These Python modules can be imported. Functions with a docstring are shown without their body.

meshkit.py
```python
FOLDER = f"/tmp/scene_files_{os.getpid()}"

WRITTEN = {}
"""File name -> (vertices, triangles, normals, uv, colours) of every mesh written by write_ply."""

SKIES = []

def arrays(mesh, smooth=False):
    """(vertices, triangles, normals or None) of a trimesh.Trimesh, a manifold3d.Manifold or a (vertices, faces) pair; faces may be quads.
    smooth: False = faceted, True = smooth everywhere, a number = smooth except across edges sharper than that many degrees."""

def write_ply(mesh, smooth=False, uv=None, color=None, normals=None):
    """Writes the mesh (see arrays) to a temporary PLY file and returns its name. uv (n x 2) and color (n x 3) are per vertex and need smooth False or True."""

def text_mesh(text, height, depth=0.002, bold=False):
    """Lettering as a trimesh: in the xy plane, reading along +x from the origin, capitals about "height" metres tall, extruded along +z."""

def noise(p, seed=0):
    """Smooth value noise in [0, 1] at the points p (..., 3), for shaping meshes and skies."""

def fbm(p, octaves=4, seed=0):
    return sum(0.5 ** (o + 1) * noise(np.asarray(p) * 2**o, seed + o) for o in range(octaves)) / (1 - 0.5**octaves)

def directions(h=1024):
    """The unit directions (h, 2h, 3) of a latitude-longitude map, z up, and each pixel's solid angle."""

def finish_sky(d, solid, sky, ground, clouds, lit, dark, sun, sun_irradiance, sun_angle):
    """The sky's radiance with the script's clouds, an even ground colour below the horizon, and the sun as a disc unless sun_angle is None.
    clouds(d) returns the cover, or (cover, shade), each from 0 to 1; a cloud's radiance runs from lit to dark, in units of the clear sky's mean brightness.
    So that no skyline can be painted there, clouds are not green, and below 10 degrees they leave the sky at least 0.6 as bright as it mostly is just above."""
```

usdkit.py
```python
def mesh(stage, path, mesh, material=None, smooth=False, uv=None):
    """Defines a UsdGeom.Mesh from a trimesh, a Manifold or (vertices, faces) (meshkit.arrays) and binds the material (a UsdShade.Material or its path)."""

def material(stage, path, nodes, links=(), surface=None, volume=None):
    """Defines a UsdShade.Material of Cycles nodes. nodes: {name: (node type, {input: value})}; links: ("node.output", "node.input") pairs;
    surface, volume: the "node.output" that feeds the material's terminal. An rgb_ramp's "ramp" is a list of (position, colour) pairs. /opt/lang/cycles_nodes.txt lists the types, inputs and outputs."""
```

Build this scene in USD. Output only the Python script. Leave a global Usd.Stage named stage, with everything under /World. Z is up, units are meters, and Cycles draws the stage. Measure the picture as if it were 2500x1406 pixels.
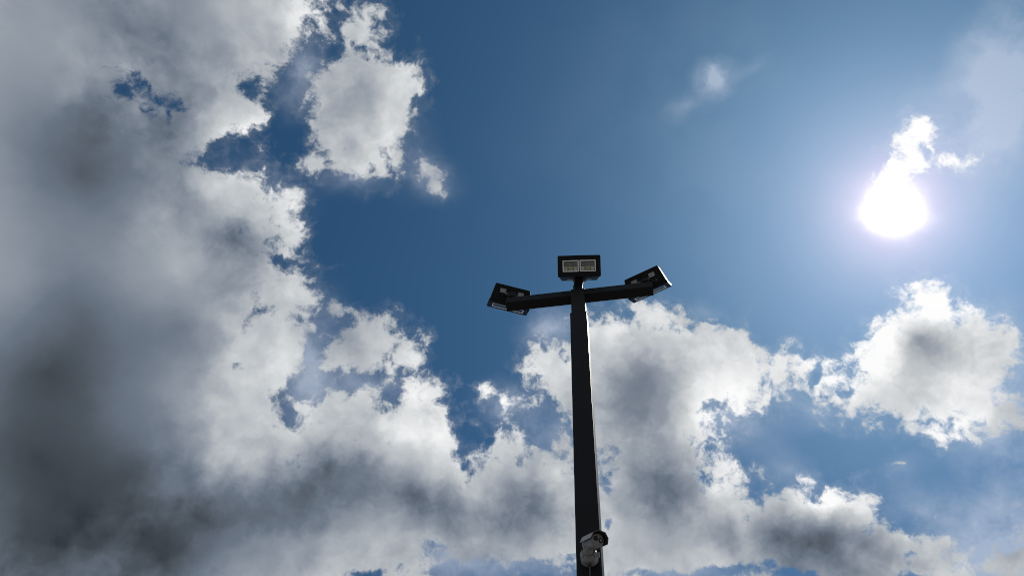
import math, numpy as np, trimesh, usdkit
from pxr import Usd, UsdGeom, UsdLux, UsdShade, Gf, Sdf

stage = Usd.Stage.CreateInMemory()
UsdGeom.SetStageUpAxis(stage, 'Z')
UsdGeom.SetStageMetersPerUnit(stage, 1.0)
UsdGeom.Xform.Define(stage, '/World')
UsdGeom.Scope.Define(stage, '/World/Looks')

# ---------------------------------------------------------------- camera, exposure
PITCH, ROLL, EXPOSURE = 60.903, 6.074, 0.0
cam = UsdGeom.Camera.Define(stage, '/World/camera')
cam.CreateFocalLengthAttr(27.72)
cam.CreateHorizontalApertureAttr(36.0)
cam.CreateVerticalApertureAttr(36.0 * 575 / 1024)
cam.CreateExposureAttr(EXPOSURE)
cam.CreateClippingRangeAttr(Gf.Vec2f(0.05, 100000))
th, ro = math.radians(PITCH), math.radians(ROLL)
fw = np.array([0, math.cos(th), math.sin(th)])
up0 = np.array([0, -math.sin(th), math.cos(th)])
rt0 = np.array([1.0, 0, 0])
rt = math.cos(ro) * rt0 + math.sin(ro) * up0
up = -math.sin(ro) * rt0 + math.cos(ro) * up0
m = np.eye(4)
m[0, :3], m[1, :3], m[2, :3], m[3, :3] = rt, up, -fw, (0, 0, 1.6)
cam.AddTransformOp().Set(Gf.Matrix4d(m.tolist()))

# ---------------------------------------------------------------- sun and sky
SUN_AZ, SUN_EL = 53.12, 58.25                     # degrees
SKY_STRENGTH = 0.08


def direction(az, el):
    a, e = math.radians(az), math.radians(el)
    return np.array([math.sin(a) * math.cos(e), math.cos(a) * math.cos(e), math.sin(e)])


SUN = direction(SUN_AZ, SUN_EL)
sun = UsdLux.DistantLight.Define(stage, '/World/sun')
sun.CreateIntensityAttr(1.0)
sun.CreateAngleAttr(0.53)
sun.CreateNormalizeAttr(True)
sun.CreateColorAttr(Gf.Vec3f(1.0, 0.95, 0.88))
zx = SUN
xx = np.cross([0, 0, 1.0], zx); xx /= np.linalg.norm(xx)
yx = np.cross(zx, xx)
m = np.eye(4); m[0, :3], m[1, :3], m[2, :3] = xx, yx, zx
sun.AddTransformOp().Set(Gf.Matrix4d(m.tolist()))

# Clouds: puffs of cumulus as (azimuth, elevation, half length, half width, turn), degrees
PUFFS = [
    (-48.63, 47.63, 23.09, 12.95, 135.87),
    (-62.93, 64.17, 8.64, 4.63, -102.51),
    (-48.29, 63.13, 2.05, 1.85, 117.12),
    (-56.30, 63.75, 4.49, 3.21, -90.76),
    (-35.92, 58.39, 2.91, 2.11, -140.43),
    (-40.42, 59.17, 2.89, 1.54, -158.65),
    (-29.10, 55.26, 2.88, 2.43, -149.35),
    (-22.43, 56.05, 0.85, 0.58, -155.16),
    (-27.82, 51.28, 3.67, 3.29, 125.38),
    (-26.47, 47.02, 4.69, 3.16, 121.51),
    (-23.40, 44.10, 2.09, 1.63, 91.92),
    (-34.48, 60.38, 1.11, 1.07, -115.21),
    (-31.81, 56.15, 2.72, 1.14, -146.32),
    (-21.69, 44.60, 3.48, 2.71, -163.94),
    (-35.27, 57.23, 2.69, 2.12, -141.19),
    (-47.00, 71.91, 1.67, 1.56, -97.06),
    (-48.96, 70.66, 1.46, 1.21, 130.66),
    (21.28, 50.37, 3.08, 2.53, 174.00),
    (6.77, 55.39, 2.35, 2.21, 87.67),
    (25.81, 41.36, 4.13, 1.92, 169.94),
    (42.70, 36.72, 2.29, 1.85, 34.12),
    (49.01, 43.87, 1.48, 0.94, 50.41),
    (-35.56, 69.19, 5.12, 3.79, 130.62),
    (-35.62, 66.46, 2.53, 1.67, 125.21),
    (-41.78, 68.42, 2.76, 1.36, 121.72),
    (-30.92, 71.11, 2.63, 1.76, 132.54),
    (-44.36, 72.47, 2.09, 1.96, -101.36),
    (-44.88, 74.32, 1.12, 0.54, 123.09),
    (-30.63, 66.03, 3.25, 1.65, -144.83),
    (-29.78, 72.38, 1.51, 0.80, 134.63),
    (-24.45, 67.20, 1.09, 0.81, 115.91),
    (-15.37, 66.50, 0.99, 0.38, 160.08),
    (-18.80, 67.31, 0.93, 0.81, 109.53),
    (-26.23, 69.62, 1.71, 0.71, 108.84),
    (-34.69, 64.06, 1.53, 0.71, -141.33),
    (-44.51, 65.61, 0.93, 0.33, -147.00),
    (-18.25, 53.98, 2.36, 2.16, 174.44),
    (-20.72, 53.23, 1.90, 1.02, 114.45),
    (-12.53, 54.49, 1.90, 1.69, 173.60),
    (-12.92, 49.90, 5.32, 2.56, -176.35),
    (-6.60, 49.70, 2.44, 1.80, 103.23),
    (-18.44, 49.03, 3.07, 1.98, -161.20),
    (-10.73, 52.37, 2.47, 1.74, -166.33),
    (-15.02, 55.58, 1.75, 1.17, 177.86),
    (-18.95, 46.96, 3.31, 2.50, -163.42),
    (1.03, 48.96, 2.14, 2.04, 96.53),
    (-0.75, 47.70, 1.74, 1.13, -173.85),
    (7.61, 50.17, 1.57, 1.11, 88.71),
    (5.04, 48.56, 2.32, 1.42, -177.58),
    (2.62, 46.50, 6.34, 3.07, -175.99),
    (-8.02, 45.49, 10.21, 4.43, -168.78),
    (-17.68, 40.56, 14.80, 4.96, -162.94),
    (5.62, 44.13, 5.40, 3.27, -177.70),
    (0.68, 52.86, 1.33, 0.76, 165.82),
    (-6.19, 47.73, 3.18, 1.69, 170.94),
    (16.59, 53.44, 6.34, 5.49, 176.16),
    (19.56, 58.04, 1.96, 1.70, 170.65),
    (13.32, 57.31, 2.35, 1.70, -164.54),
    (5.98, 55.83, 1.77, 1.62, -177.58),
    (8.54, 54.36, 3.38, 2.35, 73.05),
    (12.77, 57.34, 2.64, 2.12, 176.05),
    (25.57, 53.86, 3.88, 3.16, 144.74),
    (27.37, 52.67, 2.49, 2.39, -171.81),
    (28.65, 52.00, 1.58, 1.40, 170.76),
    (22.23, 51.70, 3.36, 1.56, 168.92),
    (17.21, 48.51, 4.25, 3.90, -174.77),
    (21.65, 48.90, 1.99, 1.90, 37.50),
    (23.32, 50.98, 2.09, 1.55, 170.34),
    (17.25, 59.58, 1.02, 0.65, 171.27),
    (22.53, 57.86, 1.46, 1.43, 65.58),
    (23.52, 45.04, 3.40, 2.48, 146.08),
    (27.18, 42.85, 4.91, 2.34, 168.47),
    (33.22, 41.91, 1.95, 1.66, 47.00),
    (31.24, 40.90, 2.47, 1.50, 168.62),
    (35.97, 39.67, 3.37, 1.89, 147.66),
    (16.07, 43.36, 8.82, 3.73, 175.40),
    (38.08, 39.37, 1.94, 1.52, 126.71),
    (29.85, 44.11, 1.03, 0.73, 169.80),
    (34.83, 43.07, 0.93, 0.64, 166.43),
    (32.37, 43.58, 1.00, 0.64, 166.75),
    (27.17, 45.98, 0.60, 0.36, 60.25),
    (27.10, 45.17, 1.05, 0.67, 169.18),
    (37.79, 41.14, 0.60, 0.41, 56.04),
    (8.69, 52.03, 1.16, 0.88, 87.51),
    (29.33, 39.86, 9.40, 1.49, 166.56),
    (45.92, 48.42, 4.45, 4.01, 43.95),
    (43.44, 49.36, 2.92, 2.61, 47.99),
    (48.98, 52.54, 0.85, 0.61, 53.74),
    (49.47, 51.29, 2.10, 1.16, 120.12),
    (50.52, 49.54, 1.91, 1.15, 125.36),
    (50.71, 47.88, 1.55, 1.49, -172.81),
    (44.89, 51.28, 1.80, 1.65, 156.84),
    (40.49, 48.42, 2.41, 1.87, 130.75),
    (37.46, 50.53, 2.14, 1.31, 139.78),
    (37.87, 49.37, 1.74, 1.22, 127.45),
    (33.03, 52.27, 1.56, 0.93, 66.19),
    (34.81, 51.83, 1.57, 1.38, 164.92),
    (35.61, 50.44, 2.30, 1.24, 145.09),
    (36.16, 52.08, 0.84, 0.81, -160.24),
    (42.58, 45.69, 1.60, 1.35, 147.47),
    (36.56, 48.43, 0.86, 0.23, 63.83),
    (44.18, 52.63, 0.49, 0.48, -179.06),
    (35.16, 49.82, 1.53, 0.82, 125.23),
    (45.51, 45.33, 1.85, 1.71, -168.36),
    (60.26, 60.31, 1.65, 1.11, 30.28),
    (56.13, 59.69, 1.21, 1.09, 116.78),
    (63.12, 61.01, 1.02, 0.41, 167.06),
    (60.50, 58.34, 1.17, 0.62, 143.53),
    (59.79, 59.20, 1.17, 0.97, 120.57),
    (57.34, 60.00, 1.08, 0.98, 113.25),
    (26.69, 57.41, 0.50, 0.17, 163.37),
    (38.49, 44.38, 0.67, 0.15, 157.85),
    (37.41, 43.80, 0.22, 0.15, 164.47),
    (47.13, 44.10, 1.10, 0.98, 171.44)]
GAPS = [
    (-58.61, 58.79, 0.82, 0.70, -72.88),
    (-55.90, 59.55, 1.04, 0.64, -154.92),
    (-53.83, 59.51, 0.72, 0.15, 155.32),
    (-50.45, 64.85, 1.13, 0.65, -140.06),
    (-43.82, 62.98, 1.94, 0.58, -95.40),
    (-43.71, 61.00, 1.32, 0.66, -132.74),
    (-41.68, 61.91, 1.59, 0.84, -147.40),
    (-42.37, 63.26, 1.12, 1.06, -77.57),
    (-45.78, 66.12, 2.34, 0.90, 120.59),
    (-41.92, 64.45, 2.49, 1.30, 131.01),
    (-38.34, 62.15, 1.41, 1.35, 103.25),
    (-49.05, 67.75, 1.23, 0.57, 113.79),
    (-39.27, 64.59, 1.39, 0.60, 129.32),
    (-51.90, 72.29, 0.27, 0.25, -93.01),
    (-23.04, 52.76, 1.78, 0.39, 116.07),
    (-21.48, 50.07, 1.11, 0.68, -158.12),
    (-22.19, 48.34, 1.13, 0.49, 134.95),
    (-17.36, 51.86, 1.56, 0.49, -144.84),
    (-31.27, 57.20, 0.77, 0.26, -167.58),
    (-22.01, 54.88, 0.63, 0.52, 171.00),
    (-27.32, 65.71, 0.34, 0.23, -147.47),
    (-2.97, 50.39, 1.90, 0.76, 90.74),
    (-4.98, 52.83, 2.05, 1.32, 121.02),
    (-13.02, 51.53, 0.72, 0.63, 111.54),
    (4.88, 51.95, 0.93, 0.88, 88.86),
    (-0.69, 49.86, 0.26, 0.26, 178.24),
    (-4.35, 41.76, 0.67, 0.58, 171.16),
    (-0.26, 41.14, 3.08, 0.53, -174.14),
    (4.94, 41.69, 1.68, 0.48, -177.50),
    (-9.87, 39.66, 0.82, 0.21, -168.15),
    (2.56, 40.95, 3.36, 0.21, -175.97),
    (19.82, 40.53, 2.15, 0.30, -177.68),
    (27.49, 39.57, 1.13, 0.30, 168.28),
    (36.01, 37.70, 1.13, 0.19, 162.74),
    (11.80, 46.58, 0.28, 0.22, 51.99),
    (11.72, 44.38, 0.38, 0.17, 69.63),
    (16.32, 40.92, 1.35, 0.21, 175.07),
    (37.96, 49.49, 0.50, 0.32, 157.98),
    (36.76, 46.79, 1.49, 1.05, 162.27),
    (35.69, 51.16, 0.44, 0.31, 62.70),
    (60.14, 59.51, 0.44, 0.21, 66.38)]
VEILS = [  # thin veils, with an amount
    (-47.74, 67.95, 2.99, 1.59, 126.30, 0.45),
    (-38.98, 60.38, 3.47, 1.97, -165.00, 0.30),
    (-22.03, 51.47, 5.14, 3.06, 116.01, 0.55),
    (-15.53, 52.10, 3.72, 1.73, -161.85, 0.40),
    (-3.74, 41.62, 3.92, 2.39, -172.73, 0.45),
    (2.67, 41.86, 6.19, 1.86, -176.04, 0.50),
    (45.27, 72.14, 1.58, 1.39, 128.62, 0.70),
    (45.68, 72.18, 0.76, 0.69, 74.81, 1.00),
    (37.42, 71.48, 2.44, 1.13, 175.05, 0.22),
    (51.99, 71.18, 1.80, 0.81, 155.40, 0.20),
    (71.20, 58.78, 5.43, 2.77, 30.76, 1.00),
    (67.71, 57.63, 1.49, 1.25, 55.26, 0.50),
    (65.85, 57.35, 1.51, 1.27, 55.60, 0.35),
    (42.84, 37.66, 5.10, 4.16, 34.91, 0.90),
    (47.45, 43.68, 3.76, 3.16, 41.51, 0.80),
    (40.20, 37.00, 3.24, 2.05, 166.61, 0.50),
    (51.38, 46.03, 4.24, 2.52, 50.30, 0.40),
    (63.92, 58.78, 5.11, 4.38, 58.27, 0.25),
    (1.45, 52.61, 2.65, 1.75, 170.25, 0.50),
    (6.19, 58.20, 2.37, 1.78, -159.06, 0.50),
    (30.84, 52.90, 2.43, 1.68, 162.54, 0.35),
    (26.44, 49.92, 4.08, 2.23, 166.54, 0.40),
    (34.64, 49.08, 3.80, 1.65, 137.46, 0.40),
    (29.83, 45.90, 2.29, 1.64, 145.05, 0.25),
    (26.68, 57.87, 1.96, 1.16, 152.81, 0.30),
    (38.60, 44.01, 2.13, 1.15, 159.91, 0.25),
    (-16.64, 67.19, 2.03, 1.76, 167.83, 0.40),
    (-28.64, 64.69, 3.41, 1.43, -147.25, 0.18),
    (-22.96, 68.32, 3.44, 2.31, 115.25, 0.12),
    (53.12, 49.55, 2.61, 1.52, 142.16, 0.35),
    (17.07, 41.05, 5.41, 1.29, 174.69, 0.50),
    (38.74, 41.26, 2.88, 1.53, 137.31, 0.40),
    (12.05, 45.19, 3.01, 1.97, 83.89, 0.50),
    (6.33, 50.59, 2.63, 2.30, -177.14, 0.35)]
SHADES = [  # shade painted into the clouds as darker heaps, with edges of their own
    (-14.05, 45.01, 3.90, 1.97, -169.82),
    (-17.95, 43.14, 3.24, 2.41, -166.33),
    (-20.28, 41.14, 4.19, 1.44, -160.96),
    (-36.97, 56.69, 3.19, 1.26, -141.19),
    (-5.94, 51.25, 1.32, 0.87, 170.72),
    (-14.33, 49.93, 1.71, 0.63, -163.12),
    (-29.75, 55.87, 1.38, 0.63, -127.20),
    (-7.49, 45.14, 3.42, 1.15, -178.62),
    (18.40, 46.58, 2.95, 2.58, -169.73),
    (29.85, 41.97, 3.75, 1.41, 163.16),
    (16.52, 53.15, 3.34, 3.00, 58.55),
    (5.57, 45.77, 3.14, 1.94, 172.98),
    (35.76, 39.34, 2.09, 0.85, 163.53),
    (22.14, 43.32, 1.81, 1.23, 141.99)]
TONES = [  # cloud light and shade painted in by spot: azimuth, elevation, reach, change of tone
    (-69.443, 55.412, 11.516, -0.034),
    (-65.325, 60.176, 11.913, -0.279),
    (-58.772, 63.902, 11.133, 0.047),
    (-62.995, 56.817, 6.591, 0.187),
    (-54.509, 67.008, 10.435, -0.219),
    (-54.374, 69.573, 8.389, 0.290),
    (-58.822, 53.881, 12.274, -0.099),
    (-53.758, 52.963, 12.612, -0.285),
    (-51.465, 58.719, 8.204, -0.208),
    (-45.859, 57.672, 7.882, 0.071),
    (-38.689, 56.820, 7.046, -0.224),
    (-34.668, 57.476, 6.082, -0.075),
    (-33.718, 59.605, 6.145, 0.183),
    (-50.890, 63.137, 7.869, -0.064),
    (-57.622, 61.141, 6.528, -0.006),
    (-45.166, 62.105, 7.515, 0.375),
    (-40.075, 52.514, 7.884, 0.176),
    (-49.491, 45.500, 9.275, 0.074),
    (-43.794, 46.857, 12.261, -0.154),
    (-42.771, 42.738, 13.226, -0.313),
    (-35.980, 49.655, 9.475, -0.209),
    (-33.997, 53.239, 7.071, -0.120),
    (-28.977, 52.494, 7.746, 0.055),
    (-29.071, 55.767, 6.736, 0.103),
    (-27.685, 48.460, 8.138, 0.081),
    (-36.226, 43.372, 10.934, 0.106),
    (-38.048, 38.545, 14.845, -0.248),
    (-31.698, 40.273, 12.337, -0.123),
    (-33.164, 35.215, 13.756, -0.269),
    (-24.918, 40.183, 11.225, -0.225),
    (-23.907, 44.237, 7.994, 0.162),
    (-25.762, 36.373, 10.692, -0.176),
    (-35.613, 33.368, 7.018, -0.107),
    (-16.327, 45.384, 9.373, -0.345),
    (-19.062, 43.004, 9.654, -0.017),
    (-7.929, 45.217, 9.514, -0.405),
    (-8.580, 48.270, 9.131, 0.232),
    (-14.048, 49.389, 8.538, 0.092),
    (-18.422, 47.532, 7.238, 0.155),
    (-3.647, 48.016, 7.441, 0.255),
    (2.109, 47.321, 7.415, -0.051),
    (4.342, 45.738, 8.456, -0.221),
    (-8.553, 42.347, 9.288, 0.212),
    (-15.489, 39.167, 9.921, -0.047),
    (-3.664, 44.629, 8.391, -0.165),
    (-0.983, 43.232, 7.199, -0.030),
    (-19.077, 54.411, 8.062, -0.119),
    (-11.669, 54.334, 8.764, 0.117),
    (-38.903, 70.191, 7.174, -0.097),
    (-30.805, 70.284, 8.447, -0.017),
    (-29.656, 66.465, 7.962, 0.067),
    (-32.059, 72.394, 6.696, 0.087),
    (-35.157, 64.804, 6.721, -0.057),
    (7.292, 55.838, 8.258, 0.049),
    (13.451, 58.046, 8.818, 0.114),
    (20.262, 58.413, 8.126, 0.132),
    (16.595, 53.435, 9.233, -0.239),
    (13.355, 51.609, 8.070, -0.024),
    (13.501, 55.388, 7.597, 0.011),
    (21.925, 55.845, 8.041, -0.013),
    (26.475, 53.713, 8.427, 0.023),
    (24.297, 51.126, 7.823, 0.385),
    (9.469, 49.440, 9.181, 0.059),
    (19.893, 50.243, 7.329, -0.041),
    (18.585, 47.263, 6.666, -0.173),
    (16.852, 45.200, 7.697, -0.198),
    (22.776, 46.237, 7.073, 0.234),
    (13.631, 42.431, 8.123, 0.073),
    (20.369, 42.459, 7.439, -0.082),
    (24.794, 44.310, 6.378, 0.049),
    (26.731, 42.662, 6.749, -0.276),
    (30.280, 41.750, 7.585, -0.368),
    (31.446, 43.917, 6.164, 0.602),
    (34.721, 42.616, 5.477, 0.083),
    (33.628, 40.245, 6.834, -0.167),
    (36.973, 40.185, 5.732, 0.208),
    (38.450, 38.501, 6.019, -0.037),
    (22.169, 41.207, 6.780, 0.136),
    (39.325, 37.502, 5.447, 0.128),
    (46.571, 50.309, 5.968, -0.671),
    (42.876, 51.081, 6.658, 0.548),
    (49.664, 51.851, 5.431, 0.483),
    (50.903, 48.412, 6.160, 0.005),
    (41.117, 48.663, 7.613, -0.067),
    (36.447, 50.958, 7.952, 0.192),
    (46.946, 47.404, 6.758, 0.268),
    (43.049, 47.116, 5.438, -0.162),
    (43.271, 44.728, 6.264, 0.367),
    (59.735, 60.221, 7.887, 0.470),
    (71.199, 58.781, 11.750, 0.049),
    (42.285, 37.346, 11.067, -0.074),
    (47.451, 43.684, 8.308, -0.079),
    (10.339, 43.872, 6.622, 0.034),
    (8.464, 46.356, 6.202, 0.086),
    (0.920, 52.870, 7.038, 0.232)]
TONE_BASE = 0.72


class Graph:
    def __init__(self):
        self.nodes, self.links, self.n = {}, [], 0

    def add(self, kind, **inputs):
        self.n += 1
        name = 'n%d' % self.n
        vals = {}
        for k, v in inputs.items():
            if isinstance(v, str) and '.' in v:
                self.links.append((v, name + '.' + k))
            else:
                vals[k] = v
        self.nodes[name] = (kind, vals)
        return name

    def math(self, op, a, b=0.0, c=0.0, clamp=False):
        return self.add('math', math_type=op, value1=a, value2=b, value3=c, use_clamp=clamp) + '.value'

    def vec(self, op, a, b=(0, 0, 0), scale=1.0, c=(0, 0, 0)):
        out = '.value' if op in ('length', 'dot_product', 'distance') else '.vector'
        return self.add('vector_math', math_type=op, vector1=a, vector2=b, vector3=c, scale=scale) + out

    def remap(self, v, a, b, c=0.0, d=1.0, smooth='smoothstep'):
        return self.add('map_range', range_type=smooth, value=v, from_min=a, from_max=b, to_min=c, to_max=d, clamp=True) + '.result'

    def noise(self, v, scale, detail, rough=0.55, lac=2.0, distortion=0.0, out='fac'):
        return self.add('noise_texture', dimensions='3D', type='fBM', use_normalize=True, vector=v, scale=float(scale), detail=float(detail), roughness=rough, lacunarity=lac, distortion=distortion) + '.' + out


def euler(M):
    """XYZ euler angles of a rotation matrix whose columns are the local axes."""
    y = math.asin(max(-1, min(1, -M[2, 0])))
    return (math.atan2(M[2, 1], M[2, 2]), y, math.atan2(M[1, 0], M[0, 0]))


def local(g, vec, az, el, ra, rb, turn):
    """Direction -> the puff's own coordinates, where its rim is at length 1."""
    d = direction(az, el)
    e1 = np.array([d[1], -d[0], 0]); e1 /= np.linalg.norm(e1)
    e2 = np.cross(e1, d)
    c, s = math.cos(math.radians(turn)), math.sin(math.radians(turn))
    X = c * e1 + s * e2
    Y = np.cross(d, X)
    M = np.stack([X, Y, d], 1)
    ra, rb = math.radians(ra), math.radians(rb)
    return g.add('mapping', mapping_type='texture', vector=vec, location=tuple(d), rotation=euler(M), scale=(ra, rb, max(ra, rb))) + '.vector'


g = Graph()
D = g.add('geometry') + '.position'
SKYN = g.add('sky_texture', sky_type='single_scattering', sun_disc=False, sun_elevation=math.radians(SUN_EL), sun_rotation=math.radians(SUN_AZ), altitude=100.0, air_density=1.0, aerosol_density=1.0, ozone_density=1.0) + '.color'
# the deep blue and the strong contrast of a phone picture taken towards the sun
rgb = g.add('separate_color', color_type='rgb', color=g.vec('scale', SKYN, scale=SKY_STRENGTH))
chan = [g.math('multiply', g.math('power', rgb + '.' + c, p), k / SKY_STRENGTH) for c, p, k in (('r', 1.12, 0.27), ('g', 1.03, 0.505), ('b', 1.15, 0.77))]
SKYN = g.add('combine_color', color_type='rgb', r=chan[0], g=chan[1], b=chan[2]) + '.color'

cosang = g.vec('dot_product', D, tuple(float(x) for x in SUN))
ang = g.math('degrees', g.math('arccosine', g.math('minimum', cosang, 0.999999)))

# swirls that bend every outline
w1 = g.vec('scale', g.vec('subtract', g.noise(D, 7.0, 3, 0.5, out='color'), (0.5, 0.5, 0.5)), scale=0.026)
w2 = g.vec('scale', g.vec('subtract', g.noise(D, 38.0, 5, 0.6, out='color'), (0.5, 0.5, 0.5)), scale=0.020)
W = g.vec('add', g.vec('add', D, w1), w2)
K = math.radians(4.0)                       # the rim rises over this angle


def union(rows, vec):
    f = None
    for az, el, ra, rb, turn in rows:
        L = g.vec('length', local(g, vec, az, el, ra, rb, turn))
        s = math.sqrt(math.radians(ra) * math.radians(rb)) if min(ra, rb) * 4 > max(ra, rb) else math.radians(min(ra, rb)) * 1.6
        s = min(max(s / K, 0.28), 4.0)
        v = g.math('multiply_add', L, -s, s)
        f = v if f is None else g.math('smoothmax', f, v, 0.12)
    return f


F = union(PUFFS, W)
# broken cumulus added over the unseen sky too, so reflections stay neutral
away = g.remap(g.vec('dot_product', D, tuple(float(x) for x in direction(0.0, 60.9))), 0.56, 0.82, 1.0, 0.0)
rest = g.math('multiply_add', g.math('subtract', g.noise(W, 2.6, 3, 0.5), 0.50), 9.0, g.math('multiply', g.math('subtract', 1.0, away), -6.0))
F = g.math('maximum', F, rest)
H = union(GAPS, W)
F = g.math('smoothmin', F, g.math('multiply', H, -1.0), 0.15)
n1 = g.noise(W, 15.0, 10, 0.56)
n2 = g.noise(W, 60.0, 9, 0.66)
lobes = g.add('voronoi_texture', dimensions='3D', metric='euclidean', feature='smooth_f1', use_normalize=True, vector=W, scale=17.0, detail=2.5, roughness=0.5, lacunarity=2.3, smoothness=0.25, randomness=1.0) + '.distance'
lobe = g.math('subtract', 0.36, lobes)          # round heads bulging outwards
nn = g.math('add', g.math('multiply', g.math('subtract', n1, 0.5), 1.0), g.math('multiply', g.math('subtract', n2, 0.5), 0.95))
nn = g.math('multiply_add', lobe, 1.25, nn)
FN = g.math('add', F, g.math('add', nn, -0.03))
alpha = g.math('maximum', g.remap(FN, -0.03, 0.32), g.math('multiply', g.remap(FN, -0.25, 0.15), 0.10))

# veils
vsum = None
for az, el, ra, rb, turn, amount in VEILS:
    q = g.add('gradient_texture', gradient_type='quadratic_sphere', vector=local(g, W, az, el, ra * 1.5, rb * 1.5, turn)) + '.fac'
    vsum = g.math('multiply_add', q, amount * 1.9, 0.0 if vsum is None else vsum)
vn = g.noise(W, 14.0, 10, 0.62)
veil = g.math('multiply', vsum, g.remap(vn, 0.32, 0.68, 0.2, 1.4, 'linear'))
veil = g.remap(veil, 0.0, 1.0, 0.0, 0.92, 'linear')

# tone: painted light and shade of the cloud, brighter on thin rims
tone = None
for az, el, r, a in TONES:
    q = g.add('gradient_texture', gradient_type='quadratic_sphere', vector=local(g, W, az, el, r, r, 0.0)) + '.fac'
    tone = g.math('multiply_add', q, a, TONE_BASE if tone is None else tone)
# relief: each billow's side towards the sun is brighter; deep inside the cloud it blurs away
shallow = g.remap(F, 0.4, 1.8, 1.0, 0.0)
toward = g.vec('scale', g.vec('subtract', tuple(float(x) for x in SUN), D), scale=0.035)
nA = g.noise(W, 13.0, 4, 0.5)
nB = g.noise(g.vec('add', W, toward), 13.0, 4, 0.5)
relief = g.math('subtract', nA, nB)
tone = g.math('multiply_add', relief, g.math('multiply_add', shallow, 0.40, 0.05), tone)
n3 = g.noise(W, 45.0, 8, 0.6)
tone = g.math('multiply_add', g.math('subtract', n3, 0.5), g.math('multiply_add', shallow, 0.16, 0.015), tone)
rim = g.math('multiply', g.remap(FN, 0.05, 1.3, 1.0, 0.0), g.remap(ang, 4.0, 15.0, 0.20, 0.02))
tone = g.math('add', tone, rim)
tone = g.math('multiply_add', lobe, g.math('multiply', shallow, 0.16), tone)


S2 = g.math('multiply_add', nn, 0.7, union(SHADES, W))
shade = g.math('multiply', g.remap(S2, -0.20, 0.75), g.remap(S2, 0.15, 1.5, 1.0, 0.35))
tone = g.math('multiply_add', shade, -0.13, tone)


def lin(v):
    v = v / 255.0
    return v / 12.92 if v <= 0.04045 else ((v + 0.055) / 1.055) ** 2.4


UNIT = 1.0 / (SKY_STRENGTH * 2 ** EXPOSURE)     # radiance that shows as white
stops = [(0.0, (6, 8, 12)), (0.2, (47, 53, 61)), (0.33, (78, 86, 95)), (0.45, (106, 117, 132)), (0.6, (146, 154, 165)), (0.8, (199, 203, 206)), (1.0, (252, 252, 252))]
ramp = g.add('rgb_ramp', fac=g.math('multiply', tone, 1.0, clamp=True), ramp=[(p, tuple(lin(x) for x in c)) for p, c in stops]) + '.color'
cloud = g.vec('scale', ramp, scale=UNIT)
veilcol = tuple(lin(x) * UNIT for x in (158, 166, 180))

# the bright air round the sun
angn = g.math('multiply_add', g.math('subtract', g.noise(W, 13.0, 4, 0.5), 0.5), 2.4, ang)
angn = g.math('maximum', angn, 0.0)
halo = g.math('multiply', g.math('exponent', g.math('multiply', g.math('power', g.math('divide', angn, 1.12), 2.0), -1.0)), 3.2)
halo = g.math('multiply_add', g.math('exponent', g.math('divide', angn, -2.1)), 0.42, halo)
glow = g.vec('scale', tuple(UNIT * x for x in (1.0, 0.93, 0.86)), scale=halo)

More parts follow.
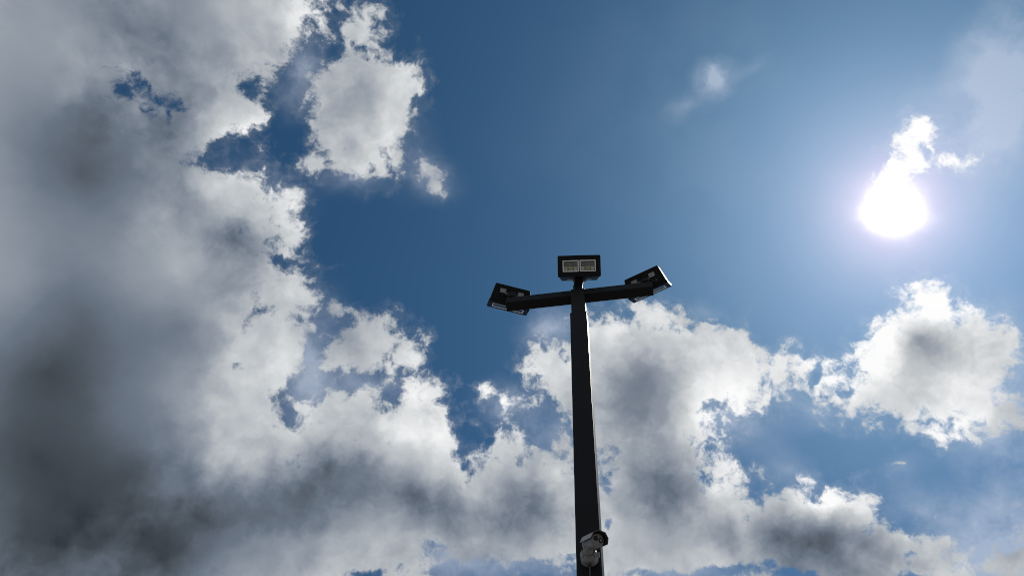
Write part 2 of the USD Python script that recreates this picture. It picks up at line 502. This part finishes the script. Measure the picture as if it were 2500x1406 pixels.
# uneven thin haze that catches the light near the sun
near_sun = g.remap(ang, 8.0, 34.0, 1.0, 0.0)
hz = g.remap(g.noise(W, 5.0, 7, 0.58), 0.42, 0.72, 0.0, 0.09)
veil = g.math('maximum', veil, g.math('multiply', hz, near_sun))
sky = SKYN
sky = g.add('mix_color', blend_type='mix', fac=veil, a=sky, b=g.vec('add', g.vec('scale', sky, scale=0.45), veilcol), use_clamp=False) + '.result'
aureole = g.vec('scale', tuple(UNIT * x for x in (0.65, 0.24, 0.22)), scale=g.math('exponent', g.math('multiply', ang, -1 / 2.6)))
sky = g.vec('add', g.vec('add', sky, glow), aureole)
cl = g.vec('add', cloud, g.vec('scale', glow, scale=0.8))
out = g.add('mix_color', blend_type='mix', fac=alpha, a=sky, b=cl, use_clamp=False) + '.result'
bg = g.add('background_shader', color=out, strength=SKY_STRENGTH)
skymat = usdkit.material(stage, '/World/Looks/sky_with_clouds', g.nodes, g.links, surface=bg + '.background')
dome = UsdLux.DomeLight.Define(stage, '/World/sky')
dome.CreateIntensityAttr(1.0)
UsdShade.MaterialBindingAPI.Apply(dome.GetPrim()).Bind(skymat)
dome.GetPrim().SetCustomDataByKey('kind', 'structure')
dome.GetPrim().SetCustomDataByKey('label', 'blue midday sky with heaped grey and white clouds')

# ---------------------------------------------------------------- materials of the objects
def paint(name, color, rough, bump=0.0, scale=300.0, vary=0.25, spec=0.5, metallic=0.0):
    lo = tuple(c * (1 - vary) for c in color)
    hi = tuple(c * (1 + vary) for c in color)
    nodes = {
        't': ('texture_coordinate', {}),
        'n': ('noise_texture', {'scale': 9.0, 'detail': 6.0, 'roughness': 0.65}),
        'f': ('noise_texture', {'scale': scale, 'detail': 3.0}),
        'c': ('mix_color', {'a': lo, 'b': hi}),
        'r': ('map_range', {'from_min': 0.3, 'from_max': 0.7, 'to_min': rough * 0.8, 'to_max': rough * 1.25}),
        'b': ('bump', {'strength': bump, 'distance': 0.002}),
        'p': ('principled_bsdf', {'specular_ior_level': spec, 'metallic': metallic}),
    }
    links = [('t.object', 'n.vector'), ('t.object', 'f.vector'), ('n.fac', 'c.fac'), ('n.fac', 'r.value'), ('f.fac', 'b.height'),
             ('c.result', 'p.base_color'), ('r.result', 'p.roughness'), ('b.normal', 'p.normal')]
    return usdkit.material(stage, '/World/Looks/' + name, nodes, links, surface='p.BSDF')


BRONZE = paint('dark_bronze_powder_coat', (0.0095, 0.0093, 0.0098), 0.45, 0.08, 900.0, spec=0.07)
GALV = paint('dull_grey_metal', (0.20, 0.20, 0.21), 0.45, 0.1, 600.0)
BEZEL = paint('pale_bezel', (0.80, 0.79, 0.76), 0.45, vary=0.05)
REFLECT = paint('satin_reflector', (0.42, 0.43, 0.43), 0.28, metallic=0.6)
DARKTRAY = paint('grey_tray', (0.16, 0.165, 0.17), 0.4)
WHITEPAD = paint('white_reflection', (0.82, 0.81, 0.78), 0.5, vary=0.06)  # stands in for white mirror reflections inside the lamp windows
PHOSPHOR = paint('yellow_phosphor', (0.62, 0.55, 0.10), 0.5)
SHELL = paint('shade_grey_camera_shell', (0.135, 0.132, 0.126), 0.45, 0.03, 500.0, 0.06)  # white plastic, its shade put into the darker grey
HOODIN = paint('black_plastic', (0.02, 0.02, 0.022), 0.5)
GLASSY = paint('black_lens_glass', (0.004, 0.004, 0.005), 0.08, spec=0.25)
SCREW = paint('steel_screw', (0.12, 0.12, 0.12), 0.4, metallic=0.8)
pane_nodes = {'fr': ('fresnel', {'IOR': 1.5}), 'tr': ('transparent_bsdf', {'color': (0.95, 0.96, 0.95)}), 'gl': ('glossy_bsdf', {'color': (1, 1, 1), 'roughness': 0.03}), 'mx': ('mix_closure', {})}
PANE = usdkit.material(stage, '/World/Looks/lamp_glass', pane_nodes, [('fr.fac', 'mx.fac'), ('tr.BSDF', 'mx.closure1'), ('gl.BSDF', 'mx.closure2')], surface='mx.closure')
ground_nodes = {
    't': ('geometry', {}),
    'n': ('noise_texture', {'scale': 0.35, 'detail': 8.0, 'roughness': 0.6}),
    'f': ('noise_texture', {'scale': 120.0, 'detail': 4.0}),
    'r': ('rgb_ramp', {'ramp': [(0.3, (0.14, 0.138, 0.132)), (0.7, (0.21, 0.205, 0.195))]}),
    'b': ('bump', {'strength': 0.5, 'distance': 0.005}),
    'p': ('principled_bsdf', {'roughness': 0.85}),
}
ASPHALT = usdkit.material(stage, '/World/Looks/pale_paving', ground_nodes, [('t.position', 'n.vector'), ('t.position', 'f.vector'), ('n.fac', 'r.fac'), ('f.fac', 'b.height'), ('r.color', 'p.base_color'), ('b.normal', 'p.normal')], surface='p.BSDF')

# ---------------------------------------------------------------- helpers
import manifold3d as mf
from shapely.geometry import box as sbox
used = {}


def path_for(parent, name):
    key = (parent, name)
    k = used.get(key, 0)
    used[key] = k + 1
    return '%s/%s' % (parent, name if k == 0 else '%s_%03d' % (name, k))


def tag(prim, **kw):
    for k, v in kw.items():
        if v:
            prim.SetCustomDataByKey(k, v)


def thing(name, loc, label, category):
    x = UsdGeom.Xform.Define(stage, path_for('/World', name))
    x.AddTranslateOp().Set(Gf.Vec3d(*[float(v) for v in loc]))
    tag(x.GetPrim(), label=label, category=category)
    return str(x.GetPath()), np.array(loc, float)


def part(parent, base, name, mesh, material, smooth=35, label=None):
    """A mesh given in world coordinates, stored relative to its thing's base."""
    v, f = (np.array(mesh.vertices), np.array(mesh.faces)) if hasattr(mesh, 'vertices') else mesh
    p = path_for(parent, name)
    usdkit.mesh(stage, p, trimesh.Trimesh(v - base, f, process=False), material, smooth=smooth)
    tag(stage.GetPrimAtPath(p), label=label)
    return p


def tri(man):
    a = man.to_mesh()
    return trimesh.Trimesh(np.array(a.vert_properties[:, :3], float), np.array(a.tri_verts), process=False)


def rslab(w, h, z0, z1, r=0.01, w1=None, h1=None, cy1=0.0, bev=0.002, seg=6):
    """Rounded slab from z0 (w x h) to z1 (w1 x h1, shifted by cy1), bevelled edges; a Manifold."""
    w1, h1 = w1 or w, h1 or h
    pts = []
    for z, ww, hh, cy, dz in ((z0, w, h, 0, bev), (z1, w1, h1, cy1, -bev)):
        for inset, zz in ((bev, z), (0, z + (dz if z1 > z0 else -dz))):
            q = np.array(sbox(-ww / 2 + r, -hh / 2 + r, ww / 2 - r, hh / 2 - r).buffer(r - inset if r > inset else 1e-4, quad_segs=seg).exterior.coords)[:-1]
            pts.append(np.c_[q[:, 0], q[:, 1] + cy, np.full(len(q), zz)])
    return mf.Manifold.hull_points(np.vstack(pts))


def cyl(p, q, r0, r1=None, seg=28, bev=0.0015):
    p, q = np.asarray(p, float), np.asarray(q, float)
    r1 = r0 if r1 is None else r1
    a = (q - p); L = np.linalg.norm(a); a /= L
    x = np.cross(a, [0.3, 0.5, 0.81]); x /= np.linalg.norm(x)
    y = np.cross(a, x)
    t = np.arange(seg) * 2 * np.pi / seg
    ring = np.cos(t)[:, None] * x + np.sin(t)[:, None] * y
    pts = [p + ring * (r0 - bev), p + a * bev + ring * r0, q - a * bev + ring * r1, q + ring * (r1 - bev)]
    return mf.Manifold.hull_points(np.vstack(pts))


def put(man, o, X, Y, Z):
    m = tri(man)
    v = np.array(m.vertices)
    return trimesh.Trimesh(o + v[:, :1] * X + v[:, 1:2] * Y + v[:, 2:] * Z, m.faces, process=False)


def bxm(x0, x1, y0, y1, z0, z1):
    return mf.Manifold.cube([x1 - x0, y1 - y0, z1 - z0]).translate([x0, y0, z0])


# ---------------------------------------------------------------- the ground
n = 48
gx = np.sign(np.linspace(-1, 1, n)) * np.abs(np.linspace(-1, 1, n)) ** 3 * 4000
GX, GY = np.meshgrid(gx, gx)
gv = np.c_[GX.ravel(), GY.ravel(), np.zeros(n * n)]
i, j = np.meshgrid(np.arange(n - 1), np.arange(n - 1))
q = (i + j * n).ravel()
gf = np.vstack([np.c_[q, q + 1, q + n + 1], np.c_[q, q + n + 1, q + n]])
usdkit.mesh(stage, '/World/ground', (gv, gf), ASPHALT)
tag(stage.GetPrimAtPath('/World/ground'), kind='structure', label='pale grey paving round the foot of the pole')

# ---------------------------------------------------------------- the light pole
PX, PY, YAW = 0.5357, 3.0841, -0.27073
A = 0.127
ux = np.array([math.cos(YAW), math.sin(YAW), 0])
uy = np.array([-math.sin(YAW), math.cos(YAW), 0])
uz = np.array([0, 0, 1.0])
AXIS = np.array([PX, PY, 0])
pole, P0 = thing('light_pole', (PX, PY, 0), 'dark bronze square light pole with two side arms and three floodlights', 'light pole')
shaft = rslab(A, A, 0, 6.775, 0.009, bev=0.004)
part(pole, P0, 'shaft', put(shaft, AXIS, ux, uy, uz), BRONZE)
sleeve = rslab(0.108, 0.108, 6.772, 7.152, 0.007, bev=0.004)
part(pole, P0, 'sleeve', put(sleeve, AXIS, ux, uy, uz), BRONZE)
ARM_Z, ARM = 7.1142, 0.0849
ayaw = -0.2495
ax = np.array([math.cos(ayaw), math.sin(ayaw), 0])
ay = np.array([-math.sin(ayaw), math.cos(ayaw), 0])
for s, length in ((-1, 0.585), (1, 0.592)):
    arm = rslab(ARM, ARM, 0.045, length, 0.006, bev=0.003)
    part(pole, P0, 'arm', put(arm, AXIS + uz * ARM_Z, s * ay, uz, s * ax), BRONZE)
for s in (-1, 1):                                # set screws of the sleeve
    for z in (6.83, 6.90):
        c = AXIS + uz * z - uy * 0.054 + ux * 0.0 * s
    bolt = cyl(AXIS + uz * 6.86 + s * ux * 0.052, AXIS + uz * 6.86 + s * ux * 0.064, 0.009, seg=6)
    part(pole, P0, 'set_screw', tri(bolt), SCREW)
part(pole, P0, 'collar', tri(cyl(AXIS + uz * 7.150, AXIS + uz * 7.186, 0.034, seg=28)), BRONZE)

W_, H_, DEPTH, TAPER = 0.3477, 0.1791, 0.1691, 0.0258
FT = 0.024                                        # thickness of the face frame


def lamp(origin, heading, tilt, tenon, label):
    h = np.array([math.sin(heading), math.cos(heading), 0])
    X = np.array([math.cos(heading), -math.sin(heading), 0])
    N = h * math.cos(tilt) - uz * math.sin(tilt)
    S = h * math.sin(tilt) + uz * math.cos(tilt)
    X = np.cross(S, N)                            # right-handed: X, S, N
    o = np.asarray(origin, float)
    # housing: tapering box with a flat underside and a finned middle
    body = rslab(W_ - 0.012, H_ - 0.010, -FT + 0.001, -DEPTH, 0.008, W_ - 2 * TAPER, H_ - 0.055, -0.0215, bev=0.004)
    for s in (-1, 1):
        for k in range(5):
            cx = s * (0.052 + 0.0125 * k + 0.012)
            lo = [(cx + a * 0.0026, -H_ / 2 - 0.01, z) for a in (-1, 1) for z in (-0.078, -0.056)]
            hi = [(cx + a * 0.0042, H_ / 2 + 0.01, z) for a in (-1, 1) for z in (-0.15, -0.052)]
            body = body - mf.Manifold.hull_points(np.array(lo + hi))
    head = part(pole, P0, 'lamp_head', put(body, o, X, S, N), BRONZE, 25, label)
    # face frame with two window openings
    frame = rslab(W_, H_, -FT, 0.0, 0.012, bev=0.003)
    for s in (-1, 1):
        frame = frame - bxm(s * 0.0688 - 0.0640, s * 0.0688 + 0.0640, -0.0475, 0.0475, -0.060, 0.02)
    part(head, P0, 'face_frame', put(frame, o, X, S, N), BRONZE, 25)
    for s in (-1, 1):
        c = o + X * s * 0.0688
        bez = bxm(-0.0638, 0.0638, -0.0473, 0.0473, -0.006, 0.0015) - bxm(-0.0580, 0.0580, -0.0418, 0.0418, -0.02, 0.02)
        part(head, P0, 'bezel', put(bez, c, X, S, N), BEZEL)
        tray = bxm(-0.0634, 0.0634, -0.0465, 0.0465, -0.0235, -0.0062) - bxm(-0.0565, 0.0565, -0.040, 0.040, -0.0205, 0.02)
        part(head, P0, 'tray', put(tray, c, X, S, N), DARKTRAY)
        # a dark hood over the upper half, white pads painted as mirror reflections and the round yellow emitter below
        hood = rslab(0.111, 0.034, -0.0203, -0.0125, 0.003, 0.106, 0.028, bev=0.001).translate([0, 0.0215, 0])
        part(head, P0, 'reflector', put(hood, c, X, S, N), DARKTRAY)
        for q in (-1, 1):
            pad = rslab(0.028, 0.034, -0.0203, -0.0165, 0.002, bev=0.0008).translate([q * 0.0395, -0.0175, 0])
            part(head, P0, 'reflection_pad', put(pad, c, X, S, N), WHITEPAD)
        base_plate = bxm(-0.0175, 0.0175, -0.0365, 0.003, -0.0203, -0.0178)
        part(head, P0, 'chip_plate', put(base_plate, c, X, S, N), REFLECT)
        chip = tri(cyl(c + S * -0.0165 - N * 0.0177, c + S * -0.0165 - N * 0.0145, 0.0165, seg=24, bev=0.0006))
        part(head, P0, 'led_chip', chip, PHOSPHOR)
        pane = bxm(-0.0579, 0.0579, -0.0417, 0.0417, -0.0045, -0.0030)
        part(head, P0, 'lens', put(pane, c, X, S, N), PANE)
        lug = rslab(0.050, 0.036, -0.003, 0.0025, 0.003, bev=0.001)   # grey plate under each end of the housing
        ub = np.array([0, -(H_ - 0.010) / 2 + 0.0, 0])
        # underside of the housing: its own slope
        p_front, p_back = np.array([-(H_ - 0.010) / 2, -FT]), np.array([-0.0215 - (H_ - 0.055) / 2, -DEPTH])
        t = 0.62
        pc = p_front * (1 - t) + p_back * t
        d = (p_back - p_front) / np.linalg.norm(p_back - p_front)
        nn_ = np.array([d[1], -d[0]])
        nn_ = nn_ if nn_[0] < 0 else -nn_
        e1 = S * d[0] + N * d[1]
        e2 = S * nn_[0] + N * nn_[1]
        part(head, P0, 'mounting_plate', put(lug, o + X * s * 0.076 + S * pc[0] + N * pc[1], X, e1 * (1 if np.dot(np.cross(X, e1), e2) > 0 else -1), e2), GALV)
    # slip fitter: cup on the tenon, two cheeks and a swivel bolt under the housing
    pc3 = o + S * (-0.093) + N * (-0.095)
    cup0 = np.array([tenon[0], tenon[1], 7.183])
    top = np.array([pc3[0], pc3[1], pc3[2] - 0.006])
    cup = cyl(cup0, [tenon[0], tenon[1], max(cup0[2] + 0.03, top[2] - 0.03)], 0.041) 
    neck = cyl([tenon[0], tenon[1], max(cup0[2] + 0.02, top[2] - 0.04)], top + (o - pc3) * 0.12, 0.038, 0.036)
    part(head, P0, 'slip_fitter', tri(cup + neck), BRONZE)
    part(head, P0, 'swivel_bolt', tri(cyl(top - X * 0.055 - uz * 0.004, top + X * 0.055 - uz * 0.004, 0.013, seg=6)), SCREW)


for s in (-1, 1):
    t = AXIS + s * 0.545 * ax
    part(pole, P0, 'tenon', tri(cyl(t + uz * 7.150, t + uz * 7.20, 0.031)), BRONZE)
lamp((-0.0175, 3.3622, 7.2863), -0.1582, 0.8218, AXIS - 0.545 * ax, 'left floodlight seen from below, facing away with its glass edge-on')
lamp((1.1285, 3.0622, 7.2634), 0.6117, 0.7533, AXIS + 0.545 * ax, 'right floodlight seen from below, its right edge lit by the sun')
lamp((0.5226, 2.9032, 7.3015), 3.2898, 0.8404, AXIS, 'middle floodlight facing the viewer with two lit-up looking windows'.replace(' lit-up looking', ''))

# ---------------------------------------------------------------- the security camera on the pole
npole = -uy
B = np.array([0.5236, 3.0215, 4.3669])            # where its junction box sits on the pole's front face
cctv, C0 = thing('security_camera', B, 'bullet security camera in shade-darkened grey with black-edged hood bolted to the pole face', 'security camera')
eye = np.array([0, 0, 1.6])
K0 = np.array([0.5382, 2.8618, 4.3519])           # middle of the camera's front plate
view = (eye - K0) / np.linalg.norm(eye - K0)
side = np.cross(view, uz); side /= np.linalg.norm(side)     # points to the left of the viewer's picture
side = -side if side[0] < 0 else side
upv = np.cross(view, side); upv = upv if upv[2] > 0 else -upv
a = view * math.cos(0.42) + (side * 0.93 + upv * 0.37) * math.sin(0.42)
a /= np.linalg.norm(a)
hu = upv * math.cos(0.42) + side * math.sin(0.42)            # towards the hood's ridge
hu -= a * np.dot(hu, a); hu /= np.linalg.norm(hu)
hs = np.cross(hu, a)
RB, LB = 0.034, 0.135
body = cyl(K0 - a * LB, K0, RB * 0.93, RB, seg=40, bev=0.004)
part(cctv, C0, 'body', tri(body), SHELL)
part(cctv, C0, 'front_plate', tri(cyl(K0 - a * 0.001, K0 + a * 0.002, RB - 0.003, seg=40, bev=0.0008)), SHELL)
for dx, nm in ((-0.0125, 'lens'), (0.0145, 'lens')):
    c = K0 + a * 0.002 + hs * dx + hu * (0.0045)
    part(cctv, C0, nm, tri(cyl(c - a * 0.001, c + a * 0.0018, 0.0118, seg=28, bev=0.0006)), GLASSY)
cc = K0 + a * 0.0038 + hs * 0.0145 + hu * 0.0045
part(cctv, C0, 'sensor_window', put(bxm(-0.0048, 0.0048, -0.0048, 0.0048, 0, 0.0008), cc, hs, hu, a), GALV)
for dx, dy in ((-0.016, -0.019), (0.014, -0.019)):
    c = K0 + a * 0.002 + hs * dx + hu * dy
    part(cctv, C0, 'screw', tri(cyl(c - a * 0.001, c + a * 0.0012, 0.0028, seg=12, bev=0.0003)), SCREW)
# hood: a bent sheet round the upper side, reaching past the front plate
ang_ = np.radians(np.array([-100, -62, -24, 24, 62, 100]))
ro_, ri_ = RB + 0.0115, RB + 0.0085
prof_o = np.stack([np.sin(ang_) * ro_ * 1.0, np.cos(ang_) * ro_], 1)
prof_i = np.stack([np.sin(ang_) * ri_, np.cos(ang_) * ri_], 1)


def sheet(po, pi, z0, z1):
    poly = np.vstack([po, pi[::-1]])
    from shapely.geometry import Polygon
    m = trimesh.creation.extrude_polygon(Polygon(poly), z1 - z0, engine='earcut')
    v = np.array(m.vertices); v[:, 2] += z0
    return trimesh.Trimesh(K0 + v[:, :1] * hs + v[:, 1:2] * hu + v[:, 2:] * a, m.faces, process=False)


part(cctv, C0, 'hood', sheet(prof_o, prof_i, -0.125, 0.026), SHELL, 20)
prof_l = np.stack([np.sin(ang_) * (ri_ - 0.0014), np.cos(ang_) * (ri_ - 0.0014)], 1)
part(cctv, C0, 'hood_lining', sheet(prof_i * 0.9985, prof_l, -0.123, 0.0245), HOODIN, 20)
part(cctv, C0, 'hood_rim', sheet(prof_o * 1.012, prof_l, 0.0262, 0.0285), HOODIN, 20)
# junction box, its lid and screws, the bracket and the cable
BX, BY, BZ = ux, uz, npole
lidc = B + BZ * 0.047
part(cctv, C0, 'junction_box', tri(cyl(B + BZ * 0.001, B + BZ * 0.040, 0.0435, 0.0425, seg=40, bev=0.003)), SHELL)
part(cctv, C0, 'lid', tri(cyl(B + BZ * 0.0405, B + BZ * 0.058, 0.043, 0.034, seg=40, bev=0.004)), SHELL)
for dx, dy in ((-0.031, 0.020), (0.027, -0.020), (-0.027, -0.020)):
    c = B + BZ * 0.050 + BX * dx + BY * dy
    part(cctv, C0, 'screw', tri(cyl(c, c + BZ * 0.006, 0.0042, seg=12, bev=0.0005)), SCREW)
tail = K0 - a * 0.075 - hu * (RB * 0.6)
knee = B + BZ * 0.085 + uz * 0.012
bracket = cyl(B + BZ * 0.052 + uz * 0.004, knee, 0.026, 0.021, seg=28, bev=0.003) + cyl(knee - BZ * 0.01, tail, 0.021, 0.019, seg=28, bev=0.003)
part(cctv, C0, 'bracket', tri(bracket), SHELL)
gland = B + BZ * 0.024 - uz * 0.0405
part(cctv, C0, 'cable_gland', tri(cyl(gland + uz * 0.006, gland - uz * 0.012, 0.013, 0.010, seg=20)), HOODIN)
pts = [gland - uz * 0.01, gland - uz * 0.07 - BZ * 0.004, gland - uz * 0.2 - BZ * 0.018, gland - uz * 0.6 - BZ * 0.019, gland - uz * 2.6 - BZ * 0.019]
cab = None
for p, q in zip(pts, pts[1:]):
    c = cyl(p, q, 0.0035, seg=10, bev=0.0002)
    cab = c if cab is None else cab + c
part(cctv, C0, 'cable', tri(cab), HOODIN)
clip = rslab(0.010, 0.030, -0.002, 0.006, 0.002, bev=0.001)
part(cctv, C0, 'latch', put(clip, B + BZ * 0.030 + ux * 0.0455 + uz * 0.004, uy, uz, ux), GALV)
